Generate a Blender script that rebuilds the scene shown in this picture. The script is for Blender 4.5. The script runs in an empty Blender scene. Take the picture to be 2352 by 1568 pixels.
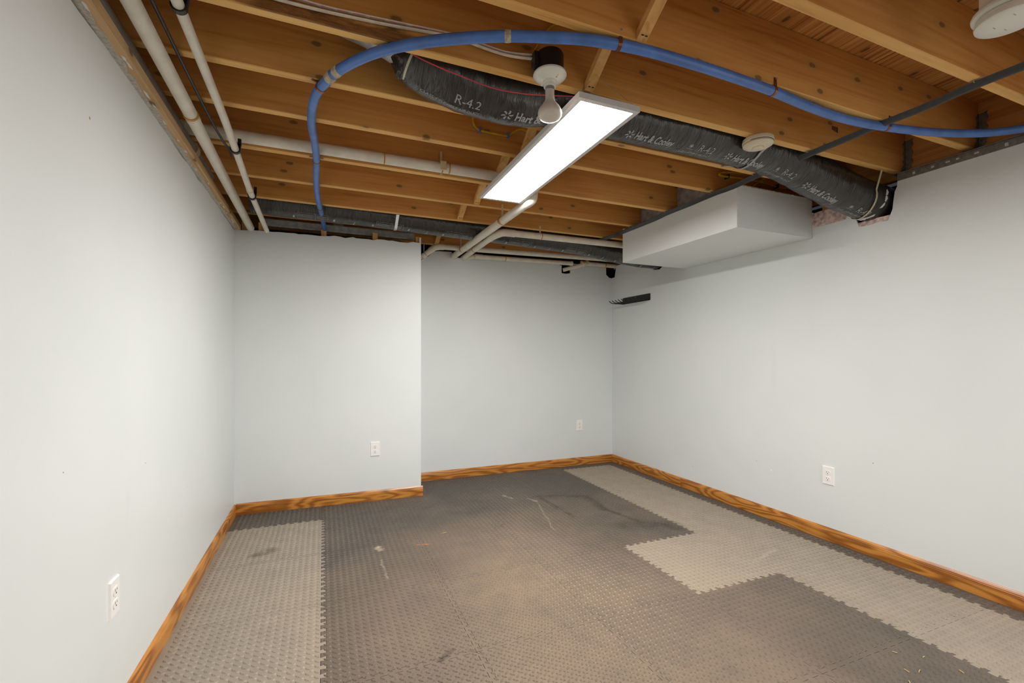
import bpy, bmesh, math, random
from mathutils import Vector, Matrix, noise
R = random.Random(7)
S = bpy.context.scene
C = S.collection
PI = math.pi

# ------------------------------------------------------------------ camera, world, exposure
cd = bpy.data.cameras.new('camera'); cam = bpy.data.objects.new('camera', cd); C.objects.link(cam)
cam.location = (0, 0, 1.17); cam.rotation_euler = (PI/2, 0, -0.391)
cd.sensor_width = 36; cd.lens = 1050/2352*36; cd.shift_y = 33.5/2352; cd.clip_start = .02
S.camera = cam
w = bpy.data.worlds.new('world'); S.world = w; w.use_nodes = True
w.node_tree.nodes['Background'].inputs[0].default_value = (.8, .85, .9, 1)
w.node_tree.nodes['Background'].inputs[1].default_value = 0.02
S.view_settings.view_transform = 'Standard'; S.view_settings.look = 'None'
S.view_settings.gamma = 1; S.view_settings.use_curve_mapping = False
S.view_settings.exposure = 1.15
S.cycles.use_light_tree = False; S.cycles.max_bounces = 6; S.cycles.glossy_bounces = 2
S.cycles.caustics_reflective = False; S.cycles.caustics_refractive = False
PANEL_L = 34.0          # radiance of the LED diffusers

# ------------------------------------------------------------------ materials
def lin(r, g, b):
    f = lambda c: (c/255/12.92) if c/255 <= .04045 else ((c/255+.055)/1.055)**2.4
    return (f(r), f(g), f(b), 1)
class NT:
    def __init__(s, name):
        s.m = bpy.data.materials.new(name); s.m.use_nodes = True; s.t = s.m.node_tree
        s.b = s.t.nodes['Principled BSDF']
    def n(s, typ, **kw):
        nd = s.t.nodes.new('ShaderNode'+typ)
        for k, v in kw.items():
            if k.startswith('i_'):
                key = k[2:]; key = int(key) if key.isdigit() else key.replace('_', ' ')
                if hasattr(v, 'is_output'): s.t.links.new(v, nd.inputs[key])
                else: nd.inputs[key].default_value = v
            else: setattr(nd, k, v)
        return nd
    def math(s, op, a, b=0.0, c=None):
        nd = s.n('Math', operation=op)
        for i, v in enumerate((a, b, c)):
            if v is None: continue
            if hasattr(v, 'is_output'): s.t.links.new(v, nd.inputs[i])
            else: nd.inputs[i].default_value = v
        return nd.outputs[0]
    def mix(s, fac, a, b, mode='MIX'):
        nd = s.n('MixRGB', blend_type=mode)
        for i, v in enumerate((fac, a, b)):
            if hasattr(v, 'is_output'): s.t.links.new(v, nd.inputs[i])
            else: nd.inputs[i].default_value = v
        return nd.outputs[0]
    def ramp(s, fac, stops):
        nd = s.n('ValToRGB'); e = nd.color_ramp.elements
        while len(e) < len(stops): e.new(.5)
        for el, (p, c) in zip(e, stops): el.position = p; el.color = c if len(c) == 4 else (*c, 1)
        s.t.links.new(fac, nd.inputs[0]); return nd.outputs[0]
    def maprange(s, v, a, b, c=0., d=1., smooth=True):
        nd = s.n('MapRange', interpolation_type='SMOOTHSTEP' if smooth else 'LINEAR')
        s.t.links.new(v, nd.inputs[0])
        for i, x in enumerate((a, b, c, d)): nd.inputs[i+1].default_value = x
        return nd.outputs[0]
    def coord(s, kind='Object', scale=(1, 1, 1), loc=None, rand=False):
        if kind == 'World': o = s.n('NewGeometry').outputs['Position']
        else: o = s.n('TexCoord').outputs[kind]
        if rand:
            r = s.n('ObjectInfo').outputs['Random']
            k = s.n('CombineXYZ', i_0=s.math('MULTIPLY', r, 37.), i_1=s.math('MULTIPLY', r, 11.3), i_2=s.math('MULTIPLY', r, 23.7)).outputs[0]
            o = s.n('VectorMath', operation='ADD', i_0=o, i_1=k).outputs[0]
        mp = s.n('Mapping'); s.t.links.new(o, mp.inputs['Vector']); mp.inputs['Scale'].default_value = scale
        if loc: mp.inputs['Location'].default_value = loc
        return mp.outputs[0]
    def noise(s, vec, scale=5, detail=4, rough=.5, dist=0.):
        nd = s.n('TexNoise', i_Vector=vec, i_Scale=scale, i_Detail=detail, i_Roughness=rough, i_Distortion=dist)
        return nd.outputs[0]
    def set(s, **kw):
        names = dict(color='Base Color', rough='Roughness', metal='Metallic', spec='Specular IOR Level', coat='Coat Weight', normal='Normal')
        for k, v in kw.items():
            inp = s.b.inputs[names[k]]
            if hasattr(v, 'is_output'): s.t.links.new(v, inp)
            else: inp.default_value = v
    def bump(s, height, strength=.3, dist=.002):
        nd = s.n('Bump', i_Strength=strength, i_Distance=dist, i_Height=height)
        s.set(normal=nd.outputs[0])

def plain(name, rgb, rough=.5, metal=0., grain=0., spec=.5, scale=60, var=.06):
    t = NT(name)
    nz = t.noise(t.coord('Object'), scale, 3)
    c = lin(*rgb); d = tuple(x*(1-var*2.5) for x in c[:3])+(1,); l = tuple(min(1, x*(1+var)) for x in c[:3])+(1,)
    t.set(color=t.ramp(nz, [(.3, d), (.7, l)]), rough=rough, metal=metal, spec=spec)
    if grain: t.bump(nz, grain, .002)
    return t.m

def wood(name, light, mid, dark, axis=0, knots=True, rough=.6, t_k=.085, knot_rate=.5, stretch=14., rings=.03, bark=None, edge=False):
    """pale softwood: fine grain running along `axis` of the object, with knots"""
    t = NT(name)
    sc = [stretch]*3; sc[axis] = .7
    v = t.coord('Object', tuple(sc), rand=True)
    g1 = t.noise(v, 1.6, 3, .6, 1.2)
    sc2 = [60.]*3; sc2[axis] = 1.2
    g2 = t.noise(t.coord('Object', tuple(sc2), rand=True), 1.0, 2, .6)
    g = t.math('ADD', t.math('MULTIPLY', g1, .65), t.math('MULTIPLY', g2, .35))
    cs = [7.]*3; cs[axis] = .45
    ring = t.math('SINE', t.math('MULTIPLY', t.noise(t.coord('Object', tuple(cs), rand=True), 1., 2, .4), 95.))
    g = t.math('ADD', g, t.math('MULTIPLY', ring, rings))
    col = t.ramp(g, [(.30, dark), (.44, mid), (.62, light)])
    big = t.noise(t.coord('Object', (1.1, 1.1, 1.1), rand=True), 1.2, 1)
    col = t.mix(t.maprange(big, .35, .7, 0, .45), col, t.mix(1., col, (.80, .66, .52, 1), 'MULTIPLY'))
    if edge:  # side faces tinted darker and redder, weaker bounce light put into the colour
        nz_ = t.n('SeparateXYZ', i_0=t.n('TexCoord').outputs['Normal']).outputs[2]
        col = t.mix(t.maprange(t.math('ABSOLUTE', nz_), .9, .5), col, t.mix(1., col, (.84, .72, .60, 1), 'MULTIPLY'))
    if knots:
        sx_ = t.n('SeparateXYZ', i_0=t.coord('Object', (1, 1, 1), rand=True)).outputs
        oth = [i for i in range(3) if i != axis]
        kv = t.n('CombineXYZ', i_0=t.math('MULTIPLY', sx_[axis], 3.6), i_1=t.math('MULTIPLY', t.math('ADD', sx_[oth[0]], sx_[oth[1]]), 7.0)).outputs[0]
        vo = t.n('TexVoronoi', voronoi_dimensions='2D', i_Vector=kv, i_Scale=1.0, i_Randomness=1.)
        sel = t.n('SeparateColor', i_0=vo.outputs['Color']).outputs[0]
        on = t.math('GREATER_THAN', sel, knot_rate)
        wob = t.math('MULTIPLY', t.math('SUBTRACT', t.noise(t.coord('Object', (40, 40, 40)), 1.2, 2), .5), .05)
        d = t.math('ADD', vo.outputs['Distance'], wob)
        halo = t.math('MULTIPLY', t.maprange(d, .26, .06, 0, .40), on)
        core = t.math('MULTIPLY', t.maprange(d, t_k, t_k*.55, 0, .8), on)
        col = t.mix(halo, col, tuple(x*.62 for x in mid[:3])+(1,))
        col = t.mix(core, col, tuple(x*.22 for x in mid[:3])+(1,))
    if bark:
        ob = t.n('TexCoord').outputs['Object']; sp_ = t.n('SeparateXYZ', i_0=ob).outputs
        nb = t.noise(t.coord('Object', (5, 20, 22)), 1.6, 6, .7)
        mx = t.math('MULTIPLY', t.maprange(sp_[0], bark[0], bark[0]+.12), t.maprange(sp_[0], bark[1], bark[1]-.1))
        mz = t.maprange(t.math('ADD', sp_[2], t.math('MULTIPLY', t.math('SUBTRACT', nb, .5), .14)), .062, .028)
        mk = t.math('MULTIPLY', t.math('MULTIPLY', mx, mz), t.math('LESS_THAN', sp_[1], .006))
        col = t.mix(t.math('MULTIPLY', mk, .85), col, t.ramp(t.noise(t.coord('Object', (9, 60, 70)), 1.4, 5, .7), [(.35, lin(64, 34, 14)), (.65, lin(146, 92, 48))]))
    t.set(color=col, rough=rough, spec=.3)
    t.bump(g2, .2, .002)
    return t.m

M = {}
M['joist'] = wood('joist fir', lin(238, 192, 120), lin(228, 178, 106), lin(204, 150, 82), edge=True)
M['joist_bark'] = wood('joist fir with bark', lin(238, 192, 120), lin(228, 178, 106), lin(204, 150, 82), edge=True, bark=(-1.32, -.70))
M['bridge'] = wood('bridging fir', lin(236, 190, 124), lin(222, 172, 104), lin(200, 148, 84), axis=1, knots=False)
M['deck'] = wood('deck plank', lin(222, 164, 92), lin(188, 124, 60), lin(118, 68, 28), axis=1, knot_rate=.4, stretch=30., rings=.05)
M['ledger'] = wood('rim board', lin(216, 158, 88), lin(198, 138, 70), lin(172, 112, 52), axis=1)
M['plate'] = wood('wall plate', lin(222, 190, 146), lin(206, 170, 124), lin(184, 146, 100), axis=1, knot_rate=.6)
M['stud'] = wood('stud', lin(224, 176, 112), lin(206, 156, 92), lin(180, 128, 68), axis=2, knots=False)

def make_wall():
    t = NT('wall paint')
    p = t.coord('World')
    nz = t.noise(p, 1.3, 2, .55)
    col = t.ramp(nz, [(.3, lin(226, 231, 230)), (.7, lin(232, 236, 235))])
    # faint grubby rub marks
    rub = t.noise(t.coord('World', (3, 3, .7)), 1.7, 3, .7)
    col = t.mix(t.maprange(rub, .62, .80, 0, .05), col, lin(160, 158, 152))
    # nicks and old filler spots
    for (x, y, z), rad, c in (((-.6, 1.62, 1.83), .009, lin(170, 150, 120)), ((-.6, 1.48, .88), .004, lin(90, 88, 84)), ((-.6, 2.05, .78), .005, lin(110, 108, 104)),
                              ((2.94, 2.30, .36), .012, lin(250, 250, 248)), ((2.94, 2.42, .40), .005, lin(120, 118, 112)), ((2.94, 3.55, .32), .01, lin(246, 246, 244)),
                              ((2.94, 3.05, .22), .005, lin(90, 88, 84)), ((2.94, 1.65, .55), .006, lin(150, 148, 142)), ((-.6, 2.6, .55), .004, lin(120, 118, 112))):
        d = t.n('VectorMath', operation='DISTANCE', i_0=p, i_1=(x, y, z)).outputs['Value']
        col = t.mix(t.maprange(d, rad*.6, rad*.35), col, c)
    t.set(color=col, rough=.42, spec=.4)
    t.bump(t.noise(p, 60, 1), .05, .002)
    return t.m
M['wall'] = make_wall()
M['gypsum'] = plain('torn drywall edge', (205, 200, 190), .9, grain=.4, scale=90, var=.12)
M['concrete'] = plain('concrete', (92, 86, 80), .9, grain=.4, scale=30, var=.15)
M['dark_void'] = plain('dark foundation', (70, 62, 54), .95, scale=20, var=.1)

def make_oak():
    t = NT('oak baseboard')
    base = t.noise(t.coord('Object', (1.3, 5, 9), rand=True), 1., 2, .45)
    wv = t.math('ADD', t.math('MULTIPLY', t.math('SINE', t.math('MULTIPLY', base, 70.)), .5), .5)
    fine = t.noise(t.coord('Object', (3, 120, 120), rand=True), 1., 4)
    g = t.math('ADD', t.math('MULTIPLY', wv, .5), t.math('MULTIPLY', fine, .5))
    col = t.ramp(g, [(.22, lin(146, 88, 34)), (.42, lin(178, 112, 44)), (.72, lin(206, 140, 64))])
    t.set(color=col, rough=.32, spec=.5); t.bump(fine, .12, .001)
    return t.m
M['oak'] = make_oak()

def seg_mask(t, p, a, b, wdt, soft=.5):
    ab = Vector(b)-Vector(a)
    pa = t.n('VectorMath', operation='SUBTRACT', i_0=p, i_1=a).outputs[0]
    d = t.n('VectorMath', operation='DOT_PRODUCT', i_0=pa, i_1=tuple(ab)).outputs['Value']
    nd = t.n('Math', operation='DIVIDE', use_clamp=True, i_0=d, i_1=ab.length_squared)
    pr = t.n('VectorMath', operation='SCALE', i_0=tuple(ab)); t.t.links.new(nd.outputs[0], pr.inputs['Scale'])
    ds = t.n('VectorMath', operation='DISTANCE', i_0=pa, i_1=pr.outputs[0]).outputs['Value']
    return t.maprange(ds, wdt, wdt*soft)

def make_foam(name, base, dusty):
    t = NT(name)
    geo = t.n('NewGeometry').outputs['Position']
    flat = t.n('VectorMath', operation='MULTIPLY', i_0=geo, i_1=(1, 1, 0)).outputs[0]
    wob = t.noise(t.coord('World'), 7, 3, .7)
    n1 = t.noise(t.coord('World'), 1.5, 4, .6); n2 = t.noise(t.coord('World'), 9, 4, .65)
    col = t.mix(t.maprange(n2, .3, .75, 0, .8), base, tuple(x*.84 for x in base[:3])+(1,))
    # trodden-in dust, thickest over the middle of the floor
    d = t.n('VectorMath', operation='DISTANCE', i_0=t.n('VectorMath', operation='MULTIPLY', i_0=flat, i_1=(1, .75, 0)).outputs[0], i_1=(1.0, 1.25, 0)).outputs['Value']
    mid = t.maprange(d, 1.55, .35)
    dust = t.math('MULTIPLY', t.math('ADD', mid, t.math('MULTIPLY', t.math('SUBTRACT', n1, .5), 2.0)), t.maprange(n2, .2, .6, .6, 1.))
    nd = t.n('Math', operation='MULTIPLY', use_clamp=True, i_0=dust, i_1=.75)
    col = t.mix(nd.outputs[0], col, dusty)
    # dark clean traces and pale scuffs
    pw = t.n('VectorMath', operation='ADD', i_0=t.n('VectorMath', operation='ADD', i_0=flat, i_1=(-.035, -.035, 0)).outputs[0], i_1=t.n('VectorMath', operation='SCALE', i_0=t.n('CombineXYZ', i_0=wob, i_1=wob).outputs[0], i_Scale=.07).outputs[0]).outputs[0]
    brk = t.maprange(t.noise(t.coord('World'), 16, 3, .7), .34, .60, .35, 1.)
    for a, b, wd, c, k in DARK_TRACES:
        col = t.mix(t.math('MULTIPLY', t.math('MULTIPLY', seg_mask(t, pw, a, b, wd, .1), k), brk), col, c)
    t.set(color=col, rough=.5, spec=.45)
    return t.m
DK = lin(72, 63, 54); PALE = lin(188, 174, 152)
DARK_TRACES = [((1.61, 3.42, 0), (2.00, 3.26, 0), .035, DK, .95), ((2.00, 3.26, 0), (1.96, 2.93, 0), .06, DK, 1.), ((1.96, 2.93, 0), (2.05, 2.62, 0), .04, DK, .95),
               ((2.05, 2.62, 0), (2.2, 2.42, 0), .07, DK, .95), ((1.64, 3.40, 0), (1.66, 2.88, 0), .03, DK, .9), 
               ((1.90, 2.60, 0), (2.20, 2.50, 0), .12, DK, .7),
               ((1.37, 3.53, 0), (1.42, 3.44, 0), .02, PALE, .6), ((1.53, 3.38, 0), (1.57, 3.30, 0), .018, PALE, .6), ((1.57, 3.30, 0), (1.42, 2.70, 0), .010, PALE, .28),
               ((.30, 2.86, 0), (.32, 2.83, 0), .03, PALE, .7), ((.30, 2.68, 0), (.31, 2.45, 0), .012, PALE, .3),
               ((2.24, 1.86, 0), (2.50, 1.93, 0), .022, PALE, .35), ((.52, 2.81, 0), (.60, 2.80, 0), .008, lin(198, 130, 60), .8),
               ((-.36, 3.02, 0), (-.28, 3.07, 0), .06, DK, .6), ((.42, 1.72, 0), (.46, 1.75, 0), .022, lin(48, 42, 34), .8), ((-.17, 1.52, 0), (-.13, 1.53, 0), .022, lin(48, 42, 34), .7)]
M['foam_dark'] = make_foam('dark grey foam mat', lin(90, 82, 74), lin(136, 117, 98))
M['foam_light'] = make_foam('light grey foam mat', lin(152, 141, 126), lin(168, 150, 129))
M['pvc'] = plain('white pvc', (226, 218, 202), .35, scale=14, var=.05)
M['pvc_new'] = plain('newer white pvc', (232, 230, 224), .3, scale=14, var=.03)
M['glue'] = plain('amber pipe glue', (196, 140, 40), .35, scale=20, var=.15)
M['strap_plastic'] = plain('cream plastic strap', (214, 196, 158), .6, scale=40)
M['black_plastic'] = plain('black plastic', (28, 28, 29), .4, scale=30, var=.1)
M['grey_pipe'] = plain('grey pipe', (146, 149, 146), .5, scale=20, var=.08)
M['grey_cable'] = plain('grey cable', (58, 60, 61), .45, scale=40, var=.08)
M['tan_coupling'] = plain('cream coupling', (206, 202, 168), .5, scale=30)
M['blue'] = plain('blue pipe', (84, 126, 200), .38, scale=16, var=.10)
M['tape'] = plain('grey tape', (190, 178, 156), .6, scale=60, var=.15)
M['copper'] = plain('copper clip', (150, 92, 60), .35, .8, scale=40, var=.15)
M['steel'] = plain('galvanised steel', (172, 174, 172), .45, .45, scale=24, var=.15, grain=.05)
M['dull_steel'] = plain('dull galvanised steel', (128, 122, 114), .6, .25, scale=50, var=.15, grain=.1)
M['pale_steel'] = plain('pale zinc channel', (196, 192, 184), .5, .15, scale=30, var=.12)
M['bright_foil'] = plain('shiny foil strap', (214, 214, 212), .18, .9, scale=40)
M['white_frame'] = plain('white enamel', (216, 214, 212), .4, scale=10, var=.01)
M['porcelain'] = plain('glazed porcelain', (232, 228, 218), .18, scale=10, var=.02)
M['bulb'] = plain('frosted bulb glass', (214, 206, 196), .25, scale=10, var=.02)
M['device'] = plain('white device plastic', (228, 224, 214), .4, scale=10, var=.02)
M['device_old'] = plain('yellowed device plastic', (224, 212, 186), .42, scale=10, var=.03)
M['outlet'] = plain('white outlet plastic', (250, 248, 245), .35, scale=10, var=.01)
M['slot'] = plain('dark slot', (60, 55, 52), .7, scale=10)
M['yellow'] = plain('yellow cable', (222, 180, 30), .45, scale=30, var=.1)
M['white_cable'] = plain('white cable', (222, 208, 190), .5, scale=30, var=.06)
M['red'] = plain('red wire', (200, 52, 56), .4, scale=30, var=.06)
M['red_print'] = plain('faded red print', (206, 130, 122), .6, scale=30)
M['pink'] = plain('pink insulation', (238, 208, 200), .95, grain=.8, scale=45, var=.22)
M['straw'] = plain('straw', (226, 196, 132), .7, scale=50)
M['print'] = plain('grey print', (168, 170, 170), .5, scale=30, var=.06)
M['black_metal'] = plain('black powder coat', (22, 21, 21), .42, scale=30, var=.08)
M['ink'] = plain('black ink', (40, 26, 14), .7, scale=30)

def make_film():
    t = NT('black duct film')
    wr = t.noise(t.coord('Object', (26, 5, 5)), 1.4, 4, .6, 1.0)
    fn = t.noise(t.coord('Object', (70, 12, 12)), 1.2, 3, .6, .8)
    t.set(color=t.ramp(wr, [(.3, lin(40, 39, 38)), (.7, lin(58, 56, 54))]), rough=.22, spec=.65)
    t.bump(t.math('ADD', wr, t.math('MULTIPLY', fn, .4)), .55, .012)
    return t.m
M['film'] = make_film()
t = NT('LED diffuser'); t.set(color=(.9, .9, .9, 1)); t.b.inputs['Emission Color'].default_value = (1.0, .975, .945, 1)
t.b.inputs['Emission Strength'].default_value = PANEL_L; M['led'] = t.m
t = NT('LED diffuser dimmed'); t.set(color=(.9, .9, .9, 1)); t.b.inputs['Emission Color'].default_value = (1.0, .975, .945, 1)
t.b.inputs['Emission Strength'].default_value = PANEL_L; M['led_dim'] = t.m

# ------------------------------------------------------------------ mesh helpers
class MB:
    def __init__(s): s.v = []; s.f = []
    def add(s, vs, fs):
        o = len(s.v); s.v += [tuple(v) for v in vs]; s.f += [tuple(i+o for i in f) for f in fs]; return s
    def box(s, a, b):
        (x0, y0, z0), (x1, y1, z1) = a, b
        return s.add([(x0, y0, z0), (x1, y0, z0), (x1, y1, z0), (x0, y1, z0), (x0, y0, z1), (x1, y0, z1), (x1, y1, z1), (x0, y1, z1)],
                     [(0, 3, 2, 1), (4, 5, 6, 7), (0, 1, 5, 4), (1, 2, 6, 5), (2, 3, 7, 6), (3, 0, 4, 7)])
    def cbox(s, a, b, ch):
        """box with chamfered long edges in all axes (24 verts)"""
        bm = bmesh.new(); m = bmesh.ops.create_cube(bm, size=1)
        for v in m['verts']:
            v.co = Vector([(p+q)/2+(q-p)*c for p, q, c in zip(a, b, v.co)])
        bmesh.ops.bevel(bm, geom=list(bm.edges), offset=ch, segments=1, affect='EDGES', profile=.5)
        return s.bm(bm)
    def bm(s, bm):
        bm.verts.index_update()
        s.add([v.co[:] for v in bm.verts], [[v.index for v in f.verts] for f in bm.faces]); bm.free(); return s
    def bar(s, p, q, wdt, thk, up=(0, 0, 1)):
        p, q = Vector(p), Vector(q); d = (q-p).normalized(); sd = d.cross(Vector(up))
        if sd.length < 1e-4: sd = Vector((1, 0, 0))
        sd.normalize(); u = sd.cross(d)
        vs = [e+sd*(i*wdt/2)+u*(j*thk/2) for e in (p, q) for i, j in ((-1, -1), (1, -1), (1, 1), (-1, 1))]
        return s.add(vs, [(0, 1, 2, 3), (7, 6, 5, 4), (0, 4, 5, 1), (1, 5, 6, 2), (2, 6, 7, 3), (3, 7, 4, 0)])
    def tube(s, pts, r, seg=12, caps=True, rf=None, flat=1., up=None):
        P = [Vector(p) for p in pts]; n = len(P); vs = []; fs = []
        T = [(P[min(i+1, n-1)]-P[max(i-1, 0)]).normalized() for i in range(n)]
        ref = Vector(up) if up else (Vector((0, 0, 1)) if abs(T[0].z) < .9 else Vector((0, 1, 0)))
        sd = T[0].cross(ref).normalized()
        for i in range(n):
            if up: sd = T[i].cross(Vector(up)); sd.normalize()
            else: sd = (sd-T[i]*sd.dot(T[i])).normalized()
            u = sd.cross(T[i])
            for k in range(seg):
                a = 2*PI*k/seg; rr = r if rf is None else rf(i, a, P[i])
                vs.append(P[i]+(sd*math.cos(a)+u*math.sin(a)*flat)*rr)
        for i in range(n-1):
            for k in range(seg):
                k2 = (k+1) % seg; fs.append((i*seg+k, i*seg+k2, (i+1)*seg+k2, (i+1)*seg+k))
        if caps: fs.append(tuple(range(seg-1, -1, -1))); fs.append(tuple((n-1)*seg+k for k in range(seg)))
        return s.add(vs, fs)
    def lathe(s, prof, seg=32, c=(0, 0, 0), ax='Z'):
        vs = []; fs = []; n = len(prof)
        for r, z in prof:
            for k in range(seg):
                a = 2*PI*k/seg; x, y = r*math.cos(a), r*math.sin(a)
                vs.append((c[0]+x, c[1]+y, c[2]+z) if ax == 'Z' else (c[0]+z, c[1]+x, c[2]+y))
        for i in range(n-1):
            for k in range(seg):
                k2 = (k+1) % seg; fs.append((i*seg+k, i*seg+k2, (i+1)*seg+k2, (i+1)*seg+k))
        fs.append(tuple(range(seg))); fs.append(tuple((n-1)*seg+k for k in range(seg-1, -1, -1)))
        return s.add(vs, fs)
    def prism(s, poly, f0, f1):
        """polygon list of 2D points; f0/f1 map a 2D point to the two faces"""
        n = len(poly); vs = [f0(*p) for p in poly]+[f1(*p) for p in poly]
        fs = [tuple(range(n-1, -1, -1)), tuple(range(n, 2*n))]+[(i, (i+1) % n, n+(i+1) % n, n+i) for i in range(n)]
        return s.add(vs, fs)
    def mesh(s, name, mats, smooth=False, tri=False):
        me = bpy.data.meshes.new(name); me.from_pydata(s.v, [], s.f); me.update()
        bm = bmesh.new(); bm.from_mesh(me)
        if tri:
            bmesh.ops.triangulate(bm, faces=[f for f in bm.faces if len(f.verts) > 4])
        bmesh.ops.recalc_face_normals(bm, faces=bm.faces); bm.to_mesh(me); bm.free()
        for m in (mats if isinstance(mats, (list, tuple)) else [mats]): me.materials.append(m)
        if smooth:
            me.polygons.foreach_set('use_smooth', [True]*len(me.polygons)); me.set_sharp_from_angle(angle=math.radians(40))
        return me
    def build(s, name, mat, parent=None, smooth=False, tri=False, loc=None, rot=None):
        return link(name, s.mesh(name, mat, smooth, tri), parent, loc, rot)
def link(name, me, parent=None, loc=None, rot=None):
    o = bpy.data.objects.new(name, me); C.objects.link(o)
    if parent:
        o.parent = parent
    if loc: o.location = loc
    if rot: o.rotation_euler = rot
    return o
def tag(o, label=None, cat=None, group=None, kind=None):
    for k, v in (('label', label), ('category', cat), ('group', group), ('kind', kind)):
        if v: o[k] = v
    return o
def thing(name, label, cat, loc, group=None):
    o = bpy.data.objects.new(name, None); C.objects.link(o); o.location = loc; o.empty_display_size = .05
    return tag(o, label, cat, group)
def sub(parent, loc):
    """world point -> coordinates local to an unrotated parent Empty"""
    return Vector(loc)-Vector(parent.location)
def catmull(pts, n=8):
    P = [Vector(p) for p in pts]; P = [P[0]*2-P[1]]+P+[P[-1]*2-P[-2]]; out = []
    for i in range(1, len(P)-2):
        a, b, c, d = P[i-1:i+3]
        for k in range(n):
            u = k/n
            out.append(.5*((2*b)+(c-a)*u+(2*a-5*b+4*c-d)*u*u+(3*b-a-3*c+d)*u**3))
    out.append(P[-2]); return out
def fillet(pts, r, n=6):
    """polyline with rounded corners"""
    P = [Vector(p) for p in pts]; out = [P[0]]
    for a, b, c in zip(P, P[1:], P[2:]):
        d1 = (a-b); d2 = (c-b); k = min(r, d1.length*.45, d2.length*.45)
        p, q = b+d1.normalized()*k, b+d2.normalized()*k
        for i in range(n+1):
            u = i/n; out.append(p*(1-u)**2+b*2*u*(1-u)+q*u*u)
    out.append(P[-1]); return out
def ragged(p, q, n, amp, down=True):
    out = []
    for i in range(1, n):
        u = i/n; d = R.random()*amp
        out.append((p[0]+(q[0]-p[0])*(u+R.uniform(-.3, .3)/n), p[1]+(q[1]-p[1])*u-(d if down else d-amp/2)))
    return out

# ------------------------------------------------------------------ dimensions
XL, XR, YB, YF = -.60, 2.94, 4.235, -2.4     # room faces; YF is the wall behind the viewer
ZJ, ZD = 2.20, 2.435                          # underside of joists, underside of deck
BUMP_A, BUMP_B = Vector((-.60, 3.85)), Vector((.75, 3.807))

# ------------------------------------------------------------------ setting: floor slab and foam tiles
fl = MB().box((-1.0, YF-.1, -.10), (3.2, YB+.3, 0)).build('floor', M['concrete']); tag(fl, kind='structure')
GX = .5645; GY0 = 4.11; GY = .598; TH = .012
NTX, NTY = 11, 12; AMP = .0105; INS = .0009
def wave(L, n):
    p = L/n; out = []
    for k in range(n):
        o = k*p
        out += [(o+.30*p, -AMP), (o+.22*p, AMP), (o+.78*p, AMP), (o+.70*p, -AMP)]
    return out
WX, WY = wave(GX, NTX), wave(GY, NTY)
def tile_mesh(cut):
    """cut = dict side -> straight coordinate; local origin at the low X / low Y grid corner"""
    pl = []
    x0 = cut.get('l', 0); x1 = cut.get('r', GX); y0 = cut.get('b', 0); y1 = cut.get('t', GY)
    jl, jr, jb, jt = 'l' not in cut, 'r' not in cut, 'b' not in cut, 't' not in cut
    cx0 = x0-AMP if jl else x0; cx1 = x1-AMP if jr else x1; cy0 = y0-AMP if jb else y0; cy1 = y1-AMP if jt else y1
    i = INS
    pl.append((cx0+i, cy0+i))
    if jb: pl += [(x, y0+o+i) for x, o in WX if cx0+.004 < x < cx1-.004]
    pl.append((cx1-i, cy0+i))
    if jr: pl += [(x1+o-i, y) for y, o in WY if cy0+.004 < y < cy1-.004]
    pl.append((cx1-i, cy1-i))
    if jt: pl += [(x, y1+o-i) for x, o in reversed(WX) if cx0+.004 < x < cx1-.004]
    pl.append((cx0+i, cy1-i))
    if jl: pl += [(x0+o+i, y) for y, o in reversed(WY) if cy0+.004 < y < cy1-.004]
    mb = MB().prism(pl, lambda x, y: (x, y, .0004), lambda x, y: (x, y, TH))
    nx, ny = 18, 19; px, py = GX/nx, GY/ny
    for a in range(nx*2):
        for b in range(ny*2):
            if (a+b) % 2: continue
            x, y = (a+.5)*px/2, (b+.5)*py/2
            if not (x0+.004 < x < x1-.013 and y0+.004 < y < y1-.013): continue
            s = 1 if a % 2 else -1
            ux, uy = (.7071, .7071*s); vx, vy = (-uy, ux); L, W, H = .0130, .0062, .0035
            P = lambda l, w_, z: (x+ux*l+vx*w_, y+uy*l+vy*w_, TH+z)
            mb.add([P(-L, 0, -.0002), P(L, 0, -.0002), P(0, W, -.0002), P(0, -W, -.0002), P(-L*.45, 0, H), P(L*.45, 0, H)],
                   [(0, 4, 2), (4, 5, 2), (5, 1, 2), (0, 3, 4), (4, 3, 5), (5, 3, 1)])
    return mb.mesh('foam_tile', M['foam_dark'], tri=True)
tile_cache = {}
WR = XR-.014; WL = XL+.012
for i in range(-1, 6):
    for j in range(-1, 9):
        x, y = i*GX, GY0-(j+1)*GY
        cut = {}
        if i == -1: cut['l'] = WL-x
        if i == 5: cut['r'] = WR-x
        if j == -1: cut['t'] = (YB-.014)-y
        if j <= 0 and i <= 0 or (j <= 0 and i == 1 and False):
            # the boxed-out corner: tiles stop at its skirting
            if j == -1: continue
            cut['t'] = (3.832 if i == -1 else 3.812)-y
        lightc = (i == -1 and j >= 1) or (i == 4 and j >= 0) or (i == 3 and j == 3)
        key = (tuple(sorted((k, round(v, 4)) for k, v in cut.items())), lightc)
        if key not in tile_cache:
            me = tile_mesh(cut); me.materials[0] = M['foam_light' if lightc else 'foam_dark']; tile_cache[key] = me
        link('foam_tile', tile_cache[key], fl, loc=(x, y, 0))

# ------------------------------------------------------------------ setting: walls
def wall_x(name, x, dirn, outline, th=.0125):
    o = MB().prism(outline, lambda y, z: (x, y, z), lambda y, z: (x+dirn*th, y, z)).build(name, [M['wall']], tri=True)
    return tag(o, kind='structure')
# left
top = [(YF, 2.09)]+ragged((YF, 2.093), (3.86, 2.093), 60, .012)+[(3.86, 2.09)]
wl = wall_x('wall_left', XL, -1, [(YF, 0), *top, (3.86, 0)][::-1])
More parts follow.
